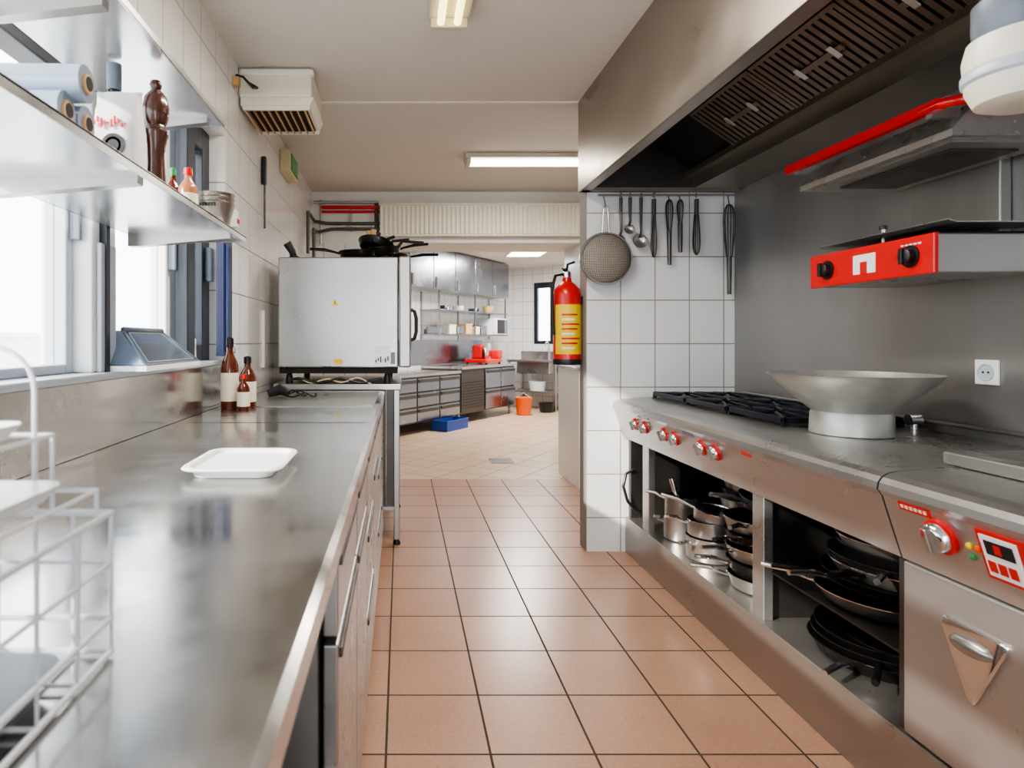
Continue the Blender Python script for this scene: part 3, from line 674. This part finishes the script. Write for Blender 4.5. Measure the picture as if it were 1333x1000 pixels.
b=MB(); b.tube([(XL+.01,3.0,2.46),(XL+.05,2.97,2.44),(XL+.09,3.0,2.40),(XL+.10,3.05,2.42),(XL+.05,3.055,2.45)],.006,BLK,8); b.box(XL,XL+.03,2.96,3.0,2.40,2.44,TAN,.003); b.finish('cable_loop')
b=MB(); b.box(XL,XL+.07,4.12,4.42,2.30,2.45,BEIGE,.006); b.box(XL+.07,XL+.076,4.15,4.39,2.32,2.43,GRN); b.finish('emergency_exit_sign')
b=MB(); YB2=YB-.001
b.box(-.184,1.62,YB-.075,YB-.045,2.12,2.40,CREAM,.004)
n=46
for i in range(n):
    xx=-.175+1.785*i/(n-1); b.box(xx-.012,xx+.012,YB-.09,YB-.072,2.135,2.385,CREAM,.005)
b.box(-.19,1.63,YB-.09,YB-.04,2.395,2.41,CREAM,.003); b.box(-.1,-.06,YB-.046,YB2,2.2,2.3,CREAM); b.box(1.4,1.44,YB-.046,YB2,2.2,2.3,CREAM)
b.finish('radiator')
b=MB(); yp=YB-.03
b.tube([(XL+.01,yp,2.43),(-.20,yp,2.43)],.012,STV,10)
b.tube([(-.19,yp,2.385),(-.72,yp,2.385)],.016,REDP,10); b.tube([(-.19,yp,2.345),(-.72,yp,2.345)],.012,REDP,10)
b.tube([(-.72,yp,2.45),(-.72,yp,2.05)],.012,STV,10)
b.tube([(-.19,yp,2.24),(-.66,yp,2.24),(-.76,yp-.1,2.24),(-.76,yp-.5,2.24),(-.76,yp-.5,1.9)],.014,STD,10)
b.tube([(-.19,yp,2.19),(-.62,yp,2.19),(-.74,yp-.12,2.14),(-.74,yp-.3,2.14),(-.74,yp-.3,1.8)],.014,STD,10)
b.tube([(-.22,yp,2.15),(-.22,yp,2.42)],.018,STD,8)
for x in (-.25,-.45): b.box(x-.01,x+.01,yp,YB2,2.17,2.40,STV)
b.finish('heating_pipes')
# ---------------------------------------------------------------- back room furniture
def drawers(name,y0,y1,h,cols,vent=0):
    b=MB(); b.box(.02,.66,y0,y1,.14,h-.04,STD); b.box(.0135,.70,y0,y1,h-.04,h,STC,.004)
    for y in (y0+.05,y1-.05):
        for x in (.08,.6): b.tube([(x,y,0),(x,y,.14)],.02,STV,10)
    yy=y0
    if vent:
        b.box(.66,.675,y0+.02,y0+vent-.02,.17,h-.07,STD,.003)
        for i in range(10): b.box(.675,.68,y0+.06,y0+vent-.06,.22+.04*i,.235+.04*i,BLK)
        yy=y0+vent
    w=(y1-yy)/cols; nn=3 if not vent else 2
    for c in range(cols):
        for k in range(nn):
            hh=(h-.2)/nn
            b.box(.66,.685,yy+w*c+.012,yy+w*(c+1)-.012,.15+hh*k+.010,.15+hh*(k+1)-.010,STR,.004)
            b.box(.685,.70,yy+w*c+.03,yy+w*(c+1)-.03,.15+hh*(k+1)-.07,.15+hh*(k+1)-.03,STD,.003)
    b.finish(name,M=R)
drawers('refrigerated_counter',-.75,1.41,.77,4); drawers('refrigerated_counter',1.44,3.2,.82,2,.72)
b=MB(); b.box(.0005,.012,-.75,3.3,.83,1.2,STR); b.finish('rear_backsplash',M=R)
b=MB()
for y0 in (.6,1.2,1.8,2.4,3.0):
    b.box(.001,.36,y0,y0+.595,1.92,2.5,STV,.004); b.box(.36,.378,y0+.006,y0+.589,1.925,2.495,STR,.004); b.box(.378,.395,y0+.05,y0+.08,1.95,2.1,CHR,.003)
b.finish('wall_cabinet',M=R)
b=MB()
for z in (1.27,1.63):
    b.box(.001,.36,1.4,3.6,z,z+.02,STR,.003)
for y in (1.43,2.5,3.57):
    b.box(.31,.33,y-.01,y+.01,1.27,1.915,STR); b.box(.001,.02,y-.01,y+.01,1.21,1.915,STR)
b.finish('rear_shelf_rack',M=R)
b=MB(); b.box(.02,.40,3.08,3.5,1.2905,1.56,WHT,.008); b.box(.40,.408,3.11,3.38,1.31,1.54,BLK,.002); b.box(.40,.406,3.40,3.48,1.31,1.54,GREY); b.finish('microwave',M=R)
b=MB()
for i,(y,hh,mm) in enumerate(((1.6,.10,STR),(1.85,.14,LAB),(2.1,.12,STR),(2.35,.16,TAN),(2.6,.12,LAB),(2.85,.14,STR))):
    b.box(.05,.30,y-.1,y+.1,1.2905,1.29+hh,mm,.01); b.box(.045,.305,y-.105,y+.105,1.28+hh,1.295+hh,mm,.003)
b.finish('food_containers',M=R)
b=MB()
for i,(y,hh,mm) in enumerate(((1.8,.07,STR),(2.2,.08,LAB),(2.7,.06,STR),(3.2,.12,TAN))):
    b.vessel((.18,y,1.6505),[(.07,0),(.08,.01),(.10,hh)],mm,.004,20)
b.finish('stacked_bowls',M=R)
b=MB()
b.box(.15,.55,2.45,3.0,.8405,.90,RED,.02)
for x in (.18,.52):
    for y in (2.5,2.95): b.lathe((x,y,.8205),[(.02,0),(.02,.022)],BLK,10)
b.lathe((0,0,0),[(.0001,-.02),(.12,-.015),(.135,0),(.12,.015),(.06,.03),(.0001,.03)],CHR,32,Matrix.Translation((.42,2.72,1.03))@Matrix.Rotation(PI/2,4,'Y'))
b.box(.20,.38,2.60,2.84,.9,1.12,RED,.03); b.box(.40,.55,2.86,3.0,.9,1.04,RED,.02); b.tube([(.45,2.55,.90),(.48,2.5,1.05)],.015,BLK,10)
b.finish('meat_slicer',M=R)
b=MB()
b.box(.25,1.15,3.78,4.38,.82,.86,STC,.004); b.box(.25,1.15,4.365,4.38,.86,1.0,STC); b.box(.28,1.12,3.82,4.34,.3,.32,STV)
for x in (.28,1.12):
    for y in (3.81,4.34): b.box(x-.02,x+.02,y-.02,y+.02,0,.82,STV,.003)
b.box(.4,1.0,3.85,4.25,.62,.82,STV,.01)
b.tube([(.8,4.33,.86),(.8,4.33,1.12),(.8,4.28,1.17),(.8,4.18,1.15),(.8,4.17,1.10)],.012,CHR,10); b.finish('sink_table',M=R)
b=MB(); b.vessel((.7,4.05,.3205),[(.12,0),(.125,.01),(.15,.16)],WHT,.004,20); b.finish('white_tub',M=R)
b=MB(); b.vessel((.9,3.05,.001),[(.10,0),(.11,.01),(.135,.27),(.14,.28)],ORG,.004,28); b.tube([(.9-.137,3.05,.26),(.9,3.05,.36),(.9+.137,3.05,.26)],.004,WHT,6); b.finish('orange_bucket',M=R)
b=MB(); b.vessel((1.05,3.62,.001),[(.10,0),(.11,.01),(.13,.16)],BLK,.004,24); b.finish('black_bucket',M=R)
b=MB(); hh=.14; y0,y1=.70,1.25; x0,x1=.66,.90
b.box(x0,x1,y0,y1,.001,.012,BLUE)
b.box(x0,x0+.012,y0,y1,.012,hh,BLUE,.003); b.box(x1-.012,x1,y0,y1,.012,hh,BLUE,.003); b.box(x0+.012,x1-.012,y0,y0+.012,.012,hh,BLUE,.003); b.box(x0+.012,x1-.012,y1-.012,y1,.012,hh,BLUE,.003)
b.box(x1-.002,x1+.008,y0-.005,y1+.005,hh-.02,hh,BLUE,.003); b.finish('blue_crate',M=R)
b=MB(); b.box(.88,1.10,6.05,6.30,.0005,.004,STD); 
for i in range(6): b.box(.90,1.08,6.07+.037*i,6.085+.037*i,.004,.006,STV)
b.finish('floor_drain')
# ---------------------------------------------------------------- light
w=bpy.data.worlds.new('World'); bpy.context.scene.world=w; w.use_nodes=True
bg=w.node_tree.nodes['Background']; bg.inputs[0].default_value=(.86,.93,1,1); bg.inputs[1].default_value=6.8
s=bpy.data.lights.new('sun','SUN'); s.energy=10; s.angle=.02; s.color=(1,.94,.85)
so=bpy.data.objects.new('sun',s); bpy.context.scene.collection.objects.link(so)
so.rotation_euler=Vector((1.9,1.25,-1.05)).to_track_quat('-Z','Y').to_euler()
try:
    bpy.context.scene.view_settings.look='AgX - Medium High Contrast'
except Exception as e: print('look',e)
# ---------------------------------------------------------------- camera
cd=bpy.data.cameras.new('camera'); cam=bpy.data.objects.new('camera',cd); bpy.context.scene.collection.objects.link(cam)
cam.location=(0,0,1.185); cam.rotation_euler=(PI/2,0,0)
cd.sensor_width=36; cd.lens=36*814/1333; cd.shift_x=(666.5-522)/1333; cd.shift_y=-(500-444)/1333; cd.clip_start=.02
cd.dof.use_dof=True; cd.dof.focus_distance=3.2; cd.dof.aperture_fstop=6
bpy.context.scene.camera=cam
